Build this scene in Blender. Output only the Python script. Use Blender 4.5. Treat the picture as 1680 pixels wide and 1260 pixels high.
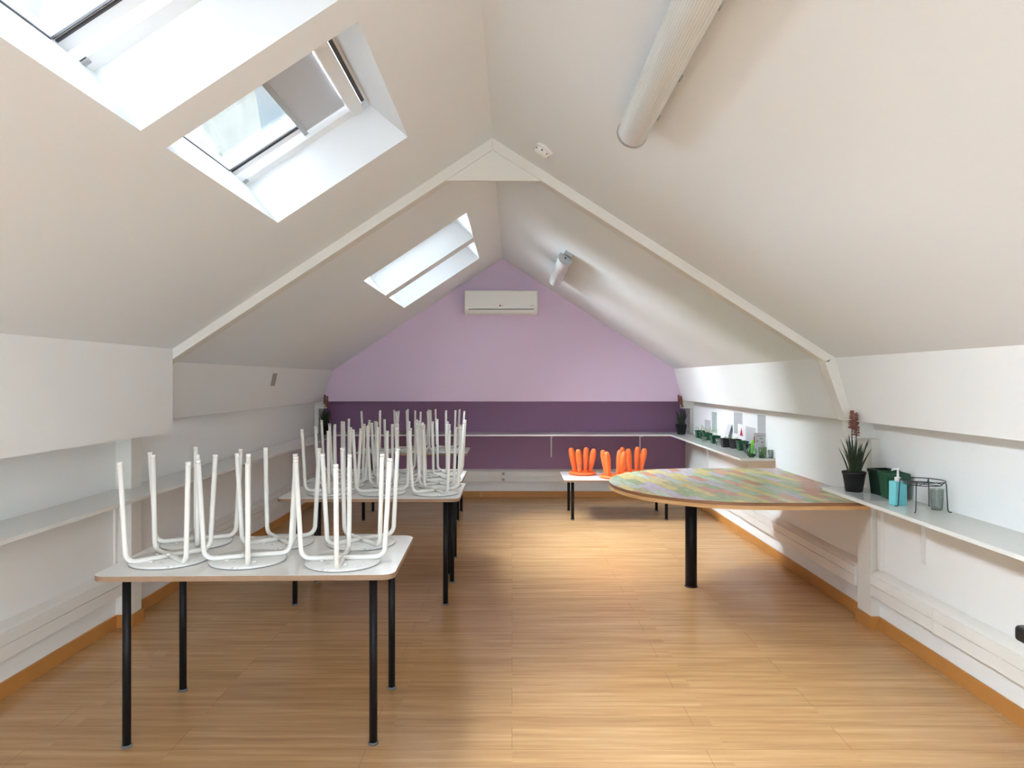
import bpy, bmesh, math, random
from mathutils import Vector, Matrix
random.seed(7)
PI = math.pi
S = bpy.context.scene
for o in list(bpy.data.objects): bpy.data.objects.remove(o)
COL = S.collection

# ------------------------------------------------------------------ camera
F = 1165.0; CX = 840.0; CY = 623.0; H = 1.5
cam = bpy.data.cameras.new('camera'); cam.sensor_width = 36; cam.lens = F/1680*36
cam.shift_y = -7/1680; cam.clip_start = .05
camo = bpy.data.objects.new('camera', cam); COL.objects.link(camo)
camo.location = (0, 0, H); camo.rotation_euler = (PI/2, 0, 0)
S.camera = camo
S.view_settings.view_transform = 'Standard'; S.view_settings.look = 'None'
S.view_settings.gamma = 1; S.view_settings.use_curve_mapping = False
S.view_settings.exposure = .38

# ------------------------------------------------------------------ sky
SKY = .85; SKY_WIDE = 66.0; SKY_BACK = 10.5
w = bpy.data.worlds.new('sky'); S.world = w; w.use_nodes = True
nt = w.node_tree; nt.nodes.clear()
tc = nt.nodes.new('ShaderNodeTexCoord')
mp = nt.nodes.new('ShaderNodeMapping'); mp.inputs['Scale'].default_value = (1, 1, 2)
nz = nt.nodes.new('ShaderNodeTexNoise'); nz.inputs['Scale'].default_value = 3.2; nz.inputs['Detail'].default_value = 5
cr = nt.nodes.new('ShaderNodeValToRGB')
cr.color_ramp.elements[0].position = .44; cr.color_ramp.elements[0].color = (.58, .80, .93, 1)
cr.color_ramp.elements[1].position = .60; cr.color_ramp.elements[1].color = (.98, 1.0, 1.0, 1)
# glow lobes shaped into the sky: left for the skylights, behind for fill
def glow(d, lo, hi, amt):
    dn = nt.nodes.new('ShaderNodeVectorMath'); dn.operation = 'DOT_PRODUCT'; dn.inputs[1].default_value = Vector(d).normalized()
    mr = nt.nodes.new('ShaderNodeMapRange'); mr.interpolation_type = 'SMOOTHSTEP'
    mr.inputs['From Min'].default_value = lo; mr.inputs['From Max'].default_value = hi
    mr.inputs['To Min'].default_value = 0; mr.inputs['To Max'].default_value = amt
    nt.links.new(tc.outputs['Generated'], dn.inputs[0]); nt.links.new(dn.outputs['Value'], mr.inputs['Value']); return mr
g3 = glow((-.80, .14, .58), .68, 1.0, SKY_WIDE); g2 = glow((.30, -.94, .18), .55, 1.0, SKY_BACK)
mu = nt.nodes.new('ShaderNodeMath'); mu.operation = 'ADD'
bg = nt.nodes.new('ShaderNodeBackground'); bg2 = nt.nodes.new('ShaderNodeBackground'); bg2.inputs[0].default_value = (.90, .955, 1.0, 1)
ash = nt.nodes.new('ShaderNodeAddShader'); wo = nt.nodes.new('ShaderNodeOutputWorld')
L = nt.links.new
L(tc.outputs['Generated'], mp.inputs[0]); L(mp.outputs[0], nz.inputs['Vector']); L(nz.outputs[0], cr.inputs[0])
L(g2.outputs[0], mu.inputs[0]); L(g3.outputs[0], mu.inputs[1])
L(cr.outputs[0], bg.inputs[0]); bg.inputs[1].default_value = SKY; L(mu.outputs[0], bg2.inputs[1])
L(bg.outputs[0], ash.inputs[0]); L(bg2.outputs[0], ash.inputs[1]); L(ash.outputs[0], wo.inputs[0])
bounce_sun = bpy.data.lights.new('bounce_sun', 'SUN'); bounce_sun.energy = 5; bounce_sun.angle = math.radians(1.5); bounce_sun.color = (1, .98, .95)  # low lamp added behind the room; its unseen floor patch bounces fill light
bounce_suno = bpy.data.objects.new('bounce_sun', bounce_sun); COL.objects.link(bounce_suno)
bounce_suno.rotation_euler = Vector((.72, -.52, .44)).to_track_quat('Z', 'Y').to_euler()

# added wide lamp aimed square through the left skylights, sparing their shafts
skyfill = bpy.data.lights.new('skylight_fill_sun', 'SUN'); skyfill.energy = 9; skyfill.angle = math.radians(30); skyfill.color = (.97, .985, 1)
skyfillo = bpy.data.objects.new('skylight_fill_sun', skyfill); COL.objects.link(skyfillo)
skyfillo.rotation_euler = Vector((-.575, 0, .818)).to_track_quat('Z', 'Y').to_euler()

def portal(name, center, xdir, ydir, sx, sy):
    """an area-light portal in a roof or wall opening: only guides sky sampling"""
    l = bpy.data.lights.new(name, 'AREA'); l.shape = 'RECTANGLE'; l.size = sx; l.size_y = sy
    l.cycles.is_portal = True
    o = bpy.data.objects.new(name, l); COL.objects.link(o)
    x = Vector(xdir).normalized(); y = Vector(ydir).normalized(); z = x.cross(y)
    m = Matrix((x, y, z)).transposed().to_4x4(); m.translation = Vector(center)
    o.matrix_world = m

# room section
RX, RZ = -.12, 2.975           # ridge
KL = (-2.18, 1.615); KR = (1.97, 1.635)   # where slopes meet the low side walls
WL, WR = -2.40, 2.21
YB, YU = 9.06, 8.66            # recessed lower back wall, upper back wall
YF = -3.0
SL = (RZ-KL[1])/(RX-KL[0]); SR = (RZ-KR[1])/(KR[0]-RX)
def zl(x): return RZ-SL*(RX-x)
def zr(x): return RZ-SR*(x-RX)
NL = Vector((-SL, 0, 1)).normalized(); NR = Vector((SR, 0, 1)).normalized()
THK = .24
# skylight openings in the left slope: (x_low, x_high, y0, y1)
SKYL = [(-1.168, -.52, -1.55, -.41), (-1.168, -.52, -.20, .94), (-1.168, -.52, 1.09, 2.233), (-1.168, -.52, 2.40, 3.54),
        (-1.172, -.357, 5.60, 6.58), (-1.172, -.357, 6.76, 7.72)]
FILL_R = (.35, 1.45, -2.6, -.5)     # unseen opening added in the right slope behind the camera, for fill light
FW = (-1.95, 1.85, .25, 2.0)     # big window in the wall behind the camera
for i, (xa, xb, y0, y1) in enumerate(SKYL):
    xm = (xa+xb)/2; c = Vector((xm, (y0+y1)/2, zl(xm)))+NL*.36
    sl = Vector((1, 0, SL)).normalized()
    portal('daylight_portal', c, (0, 1, 0), sl, (y1-y0)*.98, (xb-xa)*1.2*.98)
    # orientation: z axis must face the room
    o = bpy.data.objects[-1] if False else None
portal('daylight_portal', Vector((.9, -1.55, zr(.9)))+NR*.2, (0, -1, 0), (1, 0, -SR), 2.05, 1.28)
portal('daylight_portal', ((FW[0]+FW[1])/2, YF-.1, (FW[2]+FW[3])/2), (-1, 0, 0), (0, 0, 1), FW[1]-FW[0], FW[3]-FW[2])

# ------------------------------------------------------------------ materials
def srgb(r, g, b):
    f = lambda c: (c/255)/12.92 if c/255 <= .04045 else ((c/255+.055)/1.055)**2.4
    return (f(r), f(g), f(b), 1)
MATS = {}
def mat(name, col, rough=.6, metal=0, bump=0, bscale=60, var=0, vscale=3, trans=0, alpha=1, spec=.5, coat=0, ior=1.45):
    m = bpy.data.materials.new(name); m.use_nodes = True; MATS[name] = m
    n = m.node_tree; b = n.nodes['Principled BSDF']
    b.inputs['Base Color'].default_value = col; b.inputs['Roughness'].default_value = rough
    b.inputs['Metallic'].default_value = metal; b.inputs['Specular IOR Level'].default_value = spec
    b.inputs['Transmission Weight'].default_value = trans; b.inputs['Alpha'].default_value = alpha
    b.inputs['Coat Weight'].default_value = coat; b.inputs['IOR'].default_value = ior
    t = n.nodes.new('ShaderNodeTexCoord')
    if var:
        z = n.nodes.new('ShaderNodeTexNoise'); z.inputs['Scale'].default_value = vscale; z.inputs['Detail'].default_value = 4
        n.links.new(t.outputs['Object'], z.inputs['Vector'])
        mx = n.nodes.new('ShaderNodeMix'); mx.data_type = 'RGBA'
        mx.inputs[6].default_value = tuple(c*(1-var) for c in col[:3])+(1,); mx.inputs[7].default_value = tuple(min(1, c*(1+var)) for c in col[:3])+(1,)
        n.links.new(z.outputs[0], mx.inputs[0]); n.links.new(mx.outputs[2], b.inputs['Base Color'])
    if bump:
        z = n.nodes.new('ShaderNodeTexNoise'); z.inputs['Scale'].default_value = bscale; z.inputs['Detail'].default_value = 3
        n.links.new(t.outputs['Object'], z.inputs['Vector'])
        bp = n.nodes.new('ShaderNodeBump'); bp.inputs['Strength'].default_value = bump; bp.inputs['Distance'].default_value = .01
        n.links.new(z.outputs[0], bp.inputs['Height']); n.links.new(bp.outputs[0], b.inputs['Normal'])
    return m
M = MATS
mat('ceiling_paint', (.845, .875, .90, 1), .75, bump=.06, bscale=25, var=.015, vscale=1.2)
mat('wall_paint', (.885, .895, .89, 1), .55, bump=.06, bscale=30, var=.015, vscale=1.5)
mat('rafter_paint', (.76, .74, .69, 1), .5)
mat('trim_paint', (.84, .85, .84, 1), .42, bump=.05, bscale=12)
mat('window_white', (.86, .88, .90, 1), .35)
mat('mauve_paint', srgb(222, 200, 224), .6, bump=.05, bscale=30, var=.02)
mat('plum_paint', srgb(152, 114, 150), .55, bump=.05, bscale=30, var=.03)
mat('shelf_lacquer', (.78, .79, .76, 1), .12, spec=.6)
mat('trunking_plastic', (.84, .82, .78, 1), .4)
mat('seam', (.45, .43, .40, 1), .7)
mat('skirting_wood', srgb(186, 128, 66), .45, var=.12, vscale=9)
mat('white_powder', (.86, .855, .82, 1), .3)
mat('laminate_white', (.92, .93, .92, 1), .16, spec=.55)
mat('ply_edge', srgb(150, 122, 98), .6, var=.15, vscale=30)
mat('black_metal', (.008, .008, .009, 1), .45, spec=.22)
mat('rubber_grey', (.12, .13, .14, 1), .6)
mat('orange_plastic', (.95, .19, .045, 1), .38, spec=.4)
mat('pot_black', (.018, .018, .02, 1), .5)
mat('leaf_dark', srgb(46, 60, 38), .5, var=.4, vscale=14)
mat('leaf_bright', srgb(96, 128, 60), .5, var=.3, vscale=30)
mat('stem_pale', srgb(190, 200, 130), .5)
mat('petal_rust', srgb(140, 88, 78), .7, var=.35, vscale=40)
mat('soil', srgb(50, 36, 28), .9, bump=.5, bscale=120)
mat('green_plastic', srgb(24, 78, 52), .4, var=.1, vscale=20)
mat('green_black_plastic', srgb(10, 34, 26), .3)
mat('turquoise_liquid', srgb(120, 205, 215), .3)
mat('pump_white', (.85, .86, .86, 1), .35)
mat('wire_dark', (.05, .055, .06, 1), .4, metal=.6)
mat('ac_white', (.86, .85, .80, 1), .35)
mat('dark_slot', (.03, .03, .03, 1), .6)
mat('print_grey', (.25, .25, .25, 1), .6)
mat('print_red', srgb(190, 40, 60), .6)
mat('blind_grey', srgb(196, 200, 208), .8)
mat('dark_gasket', (.05, .05, .055, 1), .5)
mat('lime_plastic', srgb(110, 215, 40), .35)
mat('grass_green', srgb(120, 180, 30), .6, var=.3, vscale=80)
mat('tape_grey', srgb(165, 162, 155), .6)
mat('clear_sheet', (.85, .87, .88, 1), .1, alpha=.45)
mat('metal_grey', srgb(165, 168, 168), .35, metal=.3)
mat('stone_pale', srgb(158, 158, 148), .9, bump=.6, bscale=4, var=.5, vscale=1.6)
mat('roof_tile', srgb(120, 105, 98), .8, var=.2, vscale=2)
mat('chair_black', (.01, .01, .012, 1), .35)

def glass_mat(name, tint=(.95, .98, 1, 1), gl=.08, rough=.02):
    m = bpy.data.materials.new(name); m.use_nodes = True; n = m.node_tree; n.nodes.clear()
    o = n.nodes.new('ShaderNodeOutputMaterial'); t = n.nodes.new('ShaderNodeBsdfTransparent'); t.inputs[0].default_value = tint
    g = n.nodes.new('ShaderNodeBsdfGlossy'); g.inputs['Roughness'].default_value = rough
    mx = n.nodes.new('ShaderNodeMixShader')
    fr = n.nodes.new('ShaderNodeLayerWeight'); fr.inputs[0].default_value = .25
    mm = n.nodes.new('ShaderNodeMath'); mm.operation = 'MULTIPLY_ADD'; mm.inputs[1].default_value = .6; mm.inputs[2].default_value = gl
    n.links.new(fr.outputs['Fresnel'], mm.inputs[0]); n.links.new(mm.outputs[0], mx.inputs[0])
    n.links.new(t.outputs[0], mx.inputs[1]); n.links.new(g.outputs[0], mx.inputs[2]); n.links.new(mx.outputs[0], o.inputs[0])
    MATS[name] = m
glass_mat('pane_glass', gl=.03); glass_mat('cup_glass', (.93, .97, .95, 1), .05)
glass_mat('vase_glass', (.75, .95, .78, 1), .08)

# translucent ribbed diffuser of the lamps
def diffuser():
    m = mat('lamp_diffuser', (.62, .64, .62, 1), .18, spec=.7)
    n = m.node_tree; b = n.nodes['Principled BSDF']
    t = n.nodes.new('ShaderNodeTexCoord'); wv = n.nodes.new('ShaderNodeTexWave'); wv.bands_direction = 'X'; wv.inputs['Scale'].default_value = 40
    n.links.new(t.outputs['Object'], wv.inputs['Vector'])
    bp = n.nodes.new('ShaderNodeBump'); bp.inputs['Strength'].default_value = .25; bp.inputs['Distance'].default_value = .001
    n.links.new(wv.outputs[0], bp.inputs['Height']); n.links.new(bp.outputs[0], b.inputs['Normal'])
    mx = n.nodes.new('ShaderNodeMix'); mx.data_type = 'RGBA'; mx.inputs[6].default_value = (.60, .62, .61, 1); mx.inputs[7].default_value = (.72, .74, .72, 1)
    n.links.new(wv.outputs[0], mx.inputs[0]); n.links.new(mx.outputs[2], b.inputs['Base Color'])
diffuser()

def floor_mat():
    m = bpy.data.materials.new('oak_laminate'); m.use_nodes = True; n = m.node_tree; b = n.nodes['Principled BSDF']; MATS['oak_laminate'] = m
    N = n.nodes.new; K = n.links.new
    t = N('ShaderNodeTexCoord')
    br = N('ShaderNodeTexBrick'); br.inputs['Scale'].default_value = 1; br.inputs['Brick Width'].default_value = 1.38
    br.inputs['Row Height'].default_value = .096; br.inputs['Mortar Size'].default_value = .0006; br.inputs['Mortar Smooth'].default_value = .3
    br.offset = .37; br.inputs['Color1'].default_value = (0, 0, 0, 1); br.inputs['Color2'].default_value = (1, 1, 1, 1); br.inputs['Mortar'].default_value = (.5, .5, .5, 1)
    K(t.outputs['Object'], br.inputs['Vector'])
    mp = N('ShaderNodeMapping'); mp.inputs['Scale'].default_value = (.8, 13, 1); K(t.outputs['Object'], mp.inputs[0])
    # offset grain per strip
    ad = N('ShaderNodeVectorMath'); ad.operation = 'ADD'; K(mp.outputs[0], ad.inputs[0])
    sc = N('ShaderNodeVectorMath'); sc.operation = 'SCALE'; sc.inputs['Scale'].default_value = 9; K(br.outputs['Color'], sc.inputs[0]); K(sc.outputs[0], ad.inputs[1])
    g = N('ShaderNodeTexNoise'); g.inputs['Scale'].default_value = 2.2; g.inputs['Detail'].default_value = 7; g.inputs['Roughness'].default_value = .62
    K(ad.outputs[0], g.inputs['Vector'])
    cr = N('ShaderNodeValToRGB'); e = cr.color_ramp.elements
    e[0].position = .28; e[0].color = srgb(178, 136, 95); e[1].position = .72; e[1].color = srgb(212, 174, 130)
    x = e.new(.5); x.color = srgb(196, 155, 109)
    K(g.outputs[0], cr.inputs[0])
    m1 = N('ShaderNodeMix'); m1.data_type = 'RGBA'; m1.blend_type = 'MULTIPLY'; m1.inputs[0].default_value = .55
    cr2 = N('ShaderNodeValToRGB'); cr2.color_ramp.elements[0].color = (.80, .78, .75, 1); cr2.color_ramp.elements[1].color = (1.0, 1.0, 1.0, 1)
    K(br.outputs['Color'], cr2.inputs[0]); K(cr.outputs[0], m1.inputs[6]); K(cr2.outputs[0], m1.inputs[7])
    # wide boards: a thin dark joint every three strips
    b2 = N('ShaderNodeTexBrick'); b2.inputs['Scale'].default_value = 1; b2.inputs['Brick Width'].default_value = 1.38
    b2.inputs['Row Height'].default_value = .192; b2.inputs['Mortar Size'].default_value = .0011; b2.inputs['Mortar Smooth'].default_value = .2; b2.offset = .43
    K(t.outputs['Object'], b2.inputs['Vector'])
    m2 = N('ShaderNodeMix'); m2.data_type = 'RGBA'; m2.inputs[7].default_value = srgb(122, 80, 44)
    mm = N('ShaderNodeMath'); mm.operation = 'MULTIPLY'; mm.inputs[1].default_value = .6; K(b2.outputs['Fac'], mm.inputs[0]); K(mm.outputs[0], m2.inputs[0])
    K(m1.outputs[2], m2.inputs[6]); K(m2.outputs[2], b.inputs['Base Color'])
    b.inputs['Roughness'].default_value = .22; b.inputs['Specular IOR Level'].default_value = .5
    bp = N('ShaderNodeBump'); bp.inputs['Strength'].default_value = .05; bp.inputs['Distance'].default_value = .004
    K(g.outputs[0], bp.inputs['Height']); K(bp.outputs[0], b.inputs['Normal'])
floor_mat()

def painted_planks():
    m = bpy.data.materials.new('painted_planks'); m.use_nodes = True; n = m.node_tree; b = n.nodes['Principled BSDF']; MATS['painted_planks'] = m
    N = n.nodes.new; K = n.links.new
    t = N('ShaderNodeTexCoord'); mp = N('ShaderNodeMapping'); mp.inputs['Rotation'].default_value = (0, 0, math.radians(82)); K(t.outputs['Object'], mp.inputs[0])
    br = N('ShaderNodeTexBrick'); br.inputs['Scale'].default_value = 1; br.inputs['Brick Width'].default_value = .27; br.inputs['Row Height'].default_value = .074
    br.inputs['Mortar Size'].default_value = .0012; br.inputs['Mortar Smooth'].default_value = .1; br.offset = .41
    br.inputs['Color1'].default_value = (0, 0, 0, 1); br.inputs['Color2'].default_value = (1, 1, 1, 1); br.inputs['Mortar'].default_value = (.5, .5, .5, 1)
    K(mp.outputs[0], br.inputs['Vector'])
    cr = N('ShaderNodeValToRGB'); cr.color_ramp.interpolation = 'CONSTANT'; e = cr.color_ramp.elements
    cols = [(236, 222, 150), (196, 220, 180), (238, 228, 176), (234, 184, 154), (214, 208, 216), (176, 200, 146), (242, 232, 160), (216, 232, 204), (228, 168, 138), (204, 206, 156), (224, 218, 226), (240, 222, 148)]
    e[0].position = 0; e[0].color = srgb(*cols[0]); e[1].position = 1/12; e[1].color = srgb(*cols[1])
    for i in range(2, 12):
        x = e.new(i/12); x.color = srgb(*cols[i])
    K(br.outputs['Color'], cr.inputs[0])
    mg = N('ShaderNodeMapping'); mg.inputs['Scale'].default_value = (6, 55, 1); K(mp.outputs[0], mg.inputs[0])
    g = N('ShaderNodeTexNoise'); g.inputs['Scale'].default_value = 1.5; g.inputs['Detail'].default_value = 6; K(mg.outputs[0], g.inputs['Vector'])
    c2 = N('ShaderNodeValToRGB'); c2.color_ramp.elements[0].position = .34; c2.color_ramp.elements[0].color = srgb(150, 128, 96); c2.color_ramp.elements[1].position = .56; c2.color_ramp.elements[1].color = (1, 1, 1, 1)
    K(g.outputs[0], c2.inputs[0])
    m1 = N('ShaderNodeMix'); m1.data_type = 'RGBA'; m1.blend_type = 'MULTIPLY'; m1.inputs[0].default_value = .4; K(cr.outputs[0], m1.inputs[6]); K(c2.outputs[0], m1.inputs[7])
    m2 = N('ShaderNodeMix'); m2.data_type = 'RGBA'; m2.inputs[7].default_value = srgb(110, 88, 66)
    mm = N('ShaderNodeMath'); mm.operation = 'MULTIPLY'; mm.inputs[1].default_value = .7; K(br.outputs['Fac'], mm.inputs[0]); K(mm.outputs[0], m2.inputs[0]); K(m1.outputs[2], m2.inputs[6])
    K(m2.outputs[2], b.inputs['Base Color']); b.inputs['Roughness'].default_value = .22
painted_planks()

def grain(name, c1, c2, axis_scale=(3, 3, 30), rough=.5):
    m = bpy.data.materials.new(name); m.use_nodes = True; n = m.node_tree; b = n.nodes['Principled BSDF']; MATS[name] = m
    t = n.nodes.new('ShaderNodeTexCoord'); mp = n.nodes.new('ShaderNodeMapping'); mp.inputs['Scale'].default_value = axis_scale
    g = n.nodes.new('ShaderNodeTexNoise'); g.inputs['Scale'].default_value = 2; g.inputs['Detail'].default_value = 5
    cr = n.nodes.new('ShaderNodeValToRGB'); cr.color_ramp.elements[0].position = .3; cr.color_ramp.elements[1].position = .7
    cr.color_ramp.elements[0].color = c1; cr.color_ramp.elements[1].color = c2
    n.links.new(t.outputs['Object'], mp.inputs[0]); n.links.new(mp.outputs[0], g.inputs['Vector']); n.links.new(g.outputs[0], cr.inputs[0]); n.links.new(cr.outputs[0], b.inputs['Base Color'])
    b.inputs['Roughness'].default_value = rough
grain('edge_brown', srgb(120, 78, 50), srgb(160, 112, 74)); grain('edge_pine', srgb(196, 148, 96), srgb(226, 184, 130))

def scuffed(name, base, mark, scale, lo, hi, rough):
    m = bpy.data.materials.new(name); m.use_nodes = True; n = m.node_tree; b = n.nodes['Principled BSDF']; MATS[name] = m
    t = n.nodes.new('ShaderNodeTexCoord'); mp = n.nodes.new('ShaderNodeMapping'); mp.inputs['Scale'].default_value = scale
    g = n.nodes.new('ShaderNodeTexNoise'); g.inputs['Scale'].default_value = 4; g.inputs['Detail'].default_value = 3; g.inputs['Distortion'].default_value = 1.2
    cr = n.nodes.new('ShaderNodeValToRGB'); e = cr.color_ramp.elements
    e[0].position = lo; e[0].color = base; e[1].position = hi; e[1].color = base
    x = e.new((lo+hi)/2); x.color = mark
    n.links.new(t.outputs['Object'], mp.inputs[0]); n.links.new(mp.outputs[0], g.inputs['Vector']); n.links.new(g.outputs[0], cr.inputs[0]); n.links.new(cr.outputs[0], b.inputs['Base Color'])
    b.inputs['Roughness'].default_value = rough
scuffed('seat_scuffed', (.86, .87, .86, 1), (.42, .41, .40, 1), (2, 5, 1), .530, .548, .3)
scuffed('paper_print', (.48, .47, .49, 1), (.26, .29, .31, 1), (2, 30, 60), .46, .56, .7)
scuffed('paper_green_print', (.50, .53, .53, 1), (.16, .30, .28, 1), (2, 40, 40), .42, .58, .7)
mat('paper_plain', (.55, .54, .56, 1), .7, var=.05); mat('paper_white', (.86, .86, .86, 1), .6)

# ------------------------------------------------------------------ helpers
class MB:
    def __init__(s): s.bm = bmesh.new(); s.smooth = False
    def hexa(s, p, mi=0):
        v = [s.bm.verts.new(q) for q in p]
        for f in ((0, 3, 2, 1), (4, 5, 6, 7), (0, 1, 5, 4), (1, 2, 6, 5), (2, 3, 7, 6), (3, 0, 4, 7)):
            fc = s.bm.faces.new([v[i] for i in f]); fc.material_index = mi
        return s
    def box(s, x0, x1, y0, y1, z0, z1, mi=0):
        return s.hexa([(x0, y0, z0), (x1, y0, z0), (x1, y1, z0), (x0, y1, z0), (x0, y0, z1), (x1, y0, z1), (x1, y1, z1), (x0, y1, z1)], mi)
    def prism(s, poly, a, b, axis='y', mi=0, mi_side=None, mi_bot=None):
        """poly of 2d points; axis y -> (x,z) extruded along y; axis z -> (x,y) extruded along z; axis x -> (y,z)"""
        def P(q, t): return {'y': (q[0], t, q[1]), 'z': (q[0], q[1], t), 'x': (t, q[0], q[1])}[axis]
        lo = [s.bm.verts.new(P(q, a)) for q in poly]; hi = [s.bm.verts.new(P(q, b)) for q in poly]
        f = s.bm.faces.new(hi); f.material_index = mi
        f = s.bm.faces.new(lo[::-1]); f.material_index = mi if mi_bot is None else mi_bot
        n = len(poly)
        for i in range(n):
            f = s.bm.faces.new([lo[i], lo[(i+1) % n], hi[(i+1) % n], hi[i]]); f.material_index = mi if mi_side is None else mi_side
        return s
    def lathe(s, prof, c=(0, 0, 0), seg=24, mi=0, R=None):
        rings = []
        for r, z in prof:
            ring = []
            for k in range(seg if r > 1e-6 else 1):
                a = 2*PI*k/seg; p = Vector((r*math.cos(a), r*math.sin(a), z))
                if R is not None: p = R @ p
                ring.append(s.bm.verts.new(p+Vector(c)))
            rings.append(ring)
        for a, b in zip(rings, rings[1:]):
            for k in range(seg):
                k2 = (k+1) % seg
                q = [a[k % len(a)], a[k2 % len(a)], b[k2 % len(b)], b[k % len(b)]]
                q2 = []
                for v in q:
                    if v not in q2: q2.append(v)
                if len(q2) > 2: f = s.bm.faces.new(q2); f.smooth = True; f.material_index = mi
        for ring, rev in ((rings[0], True), (rings[-1], False)):
            if len(ring) > 2:
                f = s.bm.faces.new(ring[::-1] if rev else ring); f.material_index = mi
        return s
    def tube(s, pts, r, seg=10, mi=0, flat=1.0, closed=False):
        pts = [Vector(p) for p in pts]; n = len(pts)
        rs = r if isinstance(r, (list, tuple)) else [r]*n
        rings = []; up = None
        for i, p in enumerate(pts):
            if closed: d = pts[(i+1) % n]-pts[i-1]
            else: d = (pts[min(i+1, n-1)]-pts[max(i-1, 0)])
            d.normalize()
            if up is None:
                up = Vector((0, 0, 1)) if abs(d.z) < .9 else Vector((1, 0, 0))
            u = (up-d*up.dot(d)).normalized(); v = d.cross(u); up = u
            rings.append([s.bm.verts.new(p+(u*math.cos(2*PI*k/seg)*flat+v*math.sin(2*PI*k/seg))*rs[i]) for k in range(seg)])
        pairs = list(zip(rings, rings[1:]))
        if closed: pairs.append((rings[-1], rings[0]))
        for a, b in pairs:
            for k in range(seg):
                f = s.bm.faces.new([a[k], a[(k+1) % seg], b[(k+1) % seg], b[k]]); f.smooth = True; f.material_index = mi
        if not closed:
            f = s.bm.faces.new(rings[0][::-1]); f.material_index = mi
            f = s.bm.faces.new(rings[-1]); f.material_index = mi
        return s
    def build(s, name, mats, parent=None, loc=None, bevel=0, bseg=2):
        bmesh.ops.recalc_face_normals(s.bm, faces=s.bm.faces[:])
        me = bpy.data.meshes.new(name); s.bm.to_mesh(me); s.bm.free()
        for m_ in (mats if isinstance(mats, (list, tuple)) else [mats]): me.materials.append(MATS[m_])
        o = bpy.data.objects.new(name, me); COL.objects.link(o)
        if parent is not None: o.parent = parent
        if loc is not None: o.location = loc
        if bevel:
            b = o.modifiers.new('bevel', 'BEVEL'); b.width = bevel; b.segments = bseg; b.limit_method = 'ANGLE'; b.angle_limit = .7
            wn = o.modifiers.new('wn', 'WEIGHTED_NORMAL')
        return o
def struct(o): o['kind'] = 'structure'; return o
def tag(o, label, cat, group=None):
    o['label'] = label; o['category'] = cat
    if group: o['group'] = group
    return o
def thing(name, loc, label, cat, group=None, rz=0):
    o = bpy.data.objects.new(name, None); COL.objects.link(o); o.location = loc; o.rotation_euler = (0, 0, rz)
    o.empty_display_size = .05
    return tag(o, label, cat, group)
def copy_tree(o, parent=None):
    c = o.copy(); COL.objects.link(c)
    if parent is not None: c.parent = parent
    for ch in [q for q in KIDS.get(o.name, [])]: copy_tree(ch, c)
    return c
KIDS = {}
def index_kids():
    KIDS.clear()
    for q in bpy.data.objects:
        if q.parent: KIDS.setdefault(q.parent.name, []).append(q)
def text_mesh(txt, size, name, m, parent, matrix, extrude=.0006):
    cu = bpy.data.curves.new('t', 'FONT'); cu.body = txt; cu.size = size; cu.extrude = extrude; cu.align_x = 'CENTER'; cu.align_y = 'CENTER'
    t = bpy.data.objects.new('t', cu); COL.objects.link(t)
    me = bpy.data.meshes.new_from_object(t.evaluated_get(bpy.context.evaluated_depsgraph_get()))
    bpy.data.objects.remove(t); bpy.data.curves.remove(cu)
    me.name = name; me.materials.clear(); me.materials.append(MATS[m])
    o = bpy.data.objects.new(name, me); COL.objects.link(o); o.parent = parent; o.matrix_local = matrix
    return o
def rrect(w, d, r, n=6):
    p = []
    for cx, cy, a0 in ((w/2-r, d/2-r, 0), (-w/2+r, d/2-r, 90), (-w/2+r, -d/2+r, 180), (w/2-r, -d/2+r, 270)):
        for k in range(n+1):
            a = math.radians(a0+90*k/n); p.append((cx+r*math.cos(a), cy+r*math.sin(a)))
    return p

# ================================================================== SHELL
struct(MB().box(WL-.2, WR+.2, YF-.2, YB+.2, -.12, 0).build('floor', 'oak_laminate'))

# ceiling: left slope slab with skylight shafts, right slope slab
c = MB()
def lp(x, y, d=0, sh=0):       # point on left slope, d outward, sh metres further down the slope
    v = Vector((x, y, zl(x)))+NL*d-Vector((1, 0, SL)).normalized()*sh
    return v
XE = KL[0]-.25
def lseg(xa, xb, y0, y1, sa=0, sb=0):
    c.hexa([lp(xa, y0), lp(xb, y0), lp(xb, y1), lp(xa, y1), lp(xa, y0, THK, sa), lp(xb, y0, THK, sb), lp(xb, y1, THK, sb), lp(xa, y1, THK, sa)])
yc = YF-.2
for xa, xb, y0, y1 in SKYL:
    lseg(XE, RX, yc, y0)
    lseg(XE, xa, y0, y1, 0, .022); lseg(xb, RX, y0, y1, .072, 0)
    yc = y1
lseg(XE, RX, yc, YB+.2)
xr = KR[0]+.3
def rp(x, y, d=0): return Vector((x, y, zr(x)))+NR*d
def rseg(xa, xb, y0, y1):
    c.hexa([rp(xa, y0), rp(xb, y0), rp(xb, y1), rp(xa, y1), rp(xa, y0, THK), rp(xb, y0, THK), rp(xb, y1, THK), rp(xa, y1, THK)])
rseg(RX, xr, YF-.2, FILL_R[2]); rseg(RX, FILL_R[0], FILL_R[2], FILL_R[3]); rseg(FILL_R[1], xr, FILL_R[2], FILL_R[3]); rseg(RX, xr, FILL_R[3], YB+.2)
# ridge wedge between the two slabs
c.prism([(RX, RZ), (RX+NR.x*THK, RZ+NR.z*THK), (RX, RZ+.34), (RX+NL.x*THK, RZ+NL.z*THK)], YF-.2, YB+.2)
struct(c.build('ceiling', 'ceiling_paint'))

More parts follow.
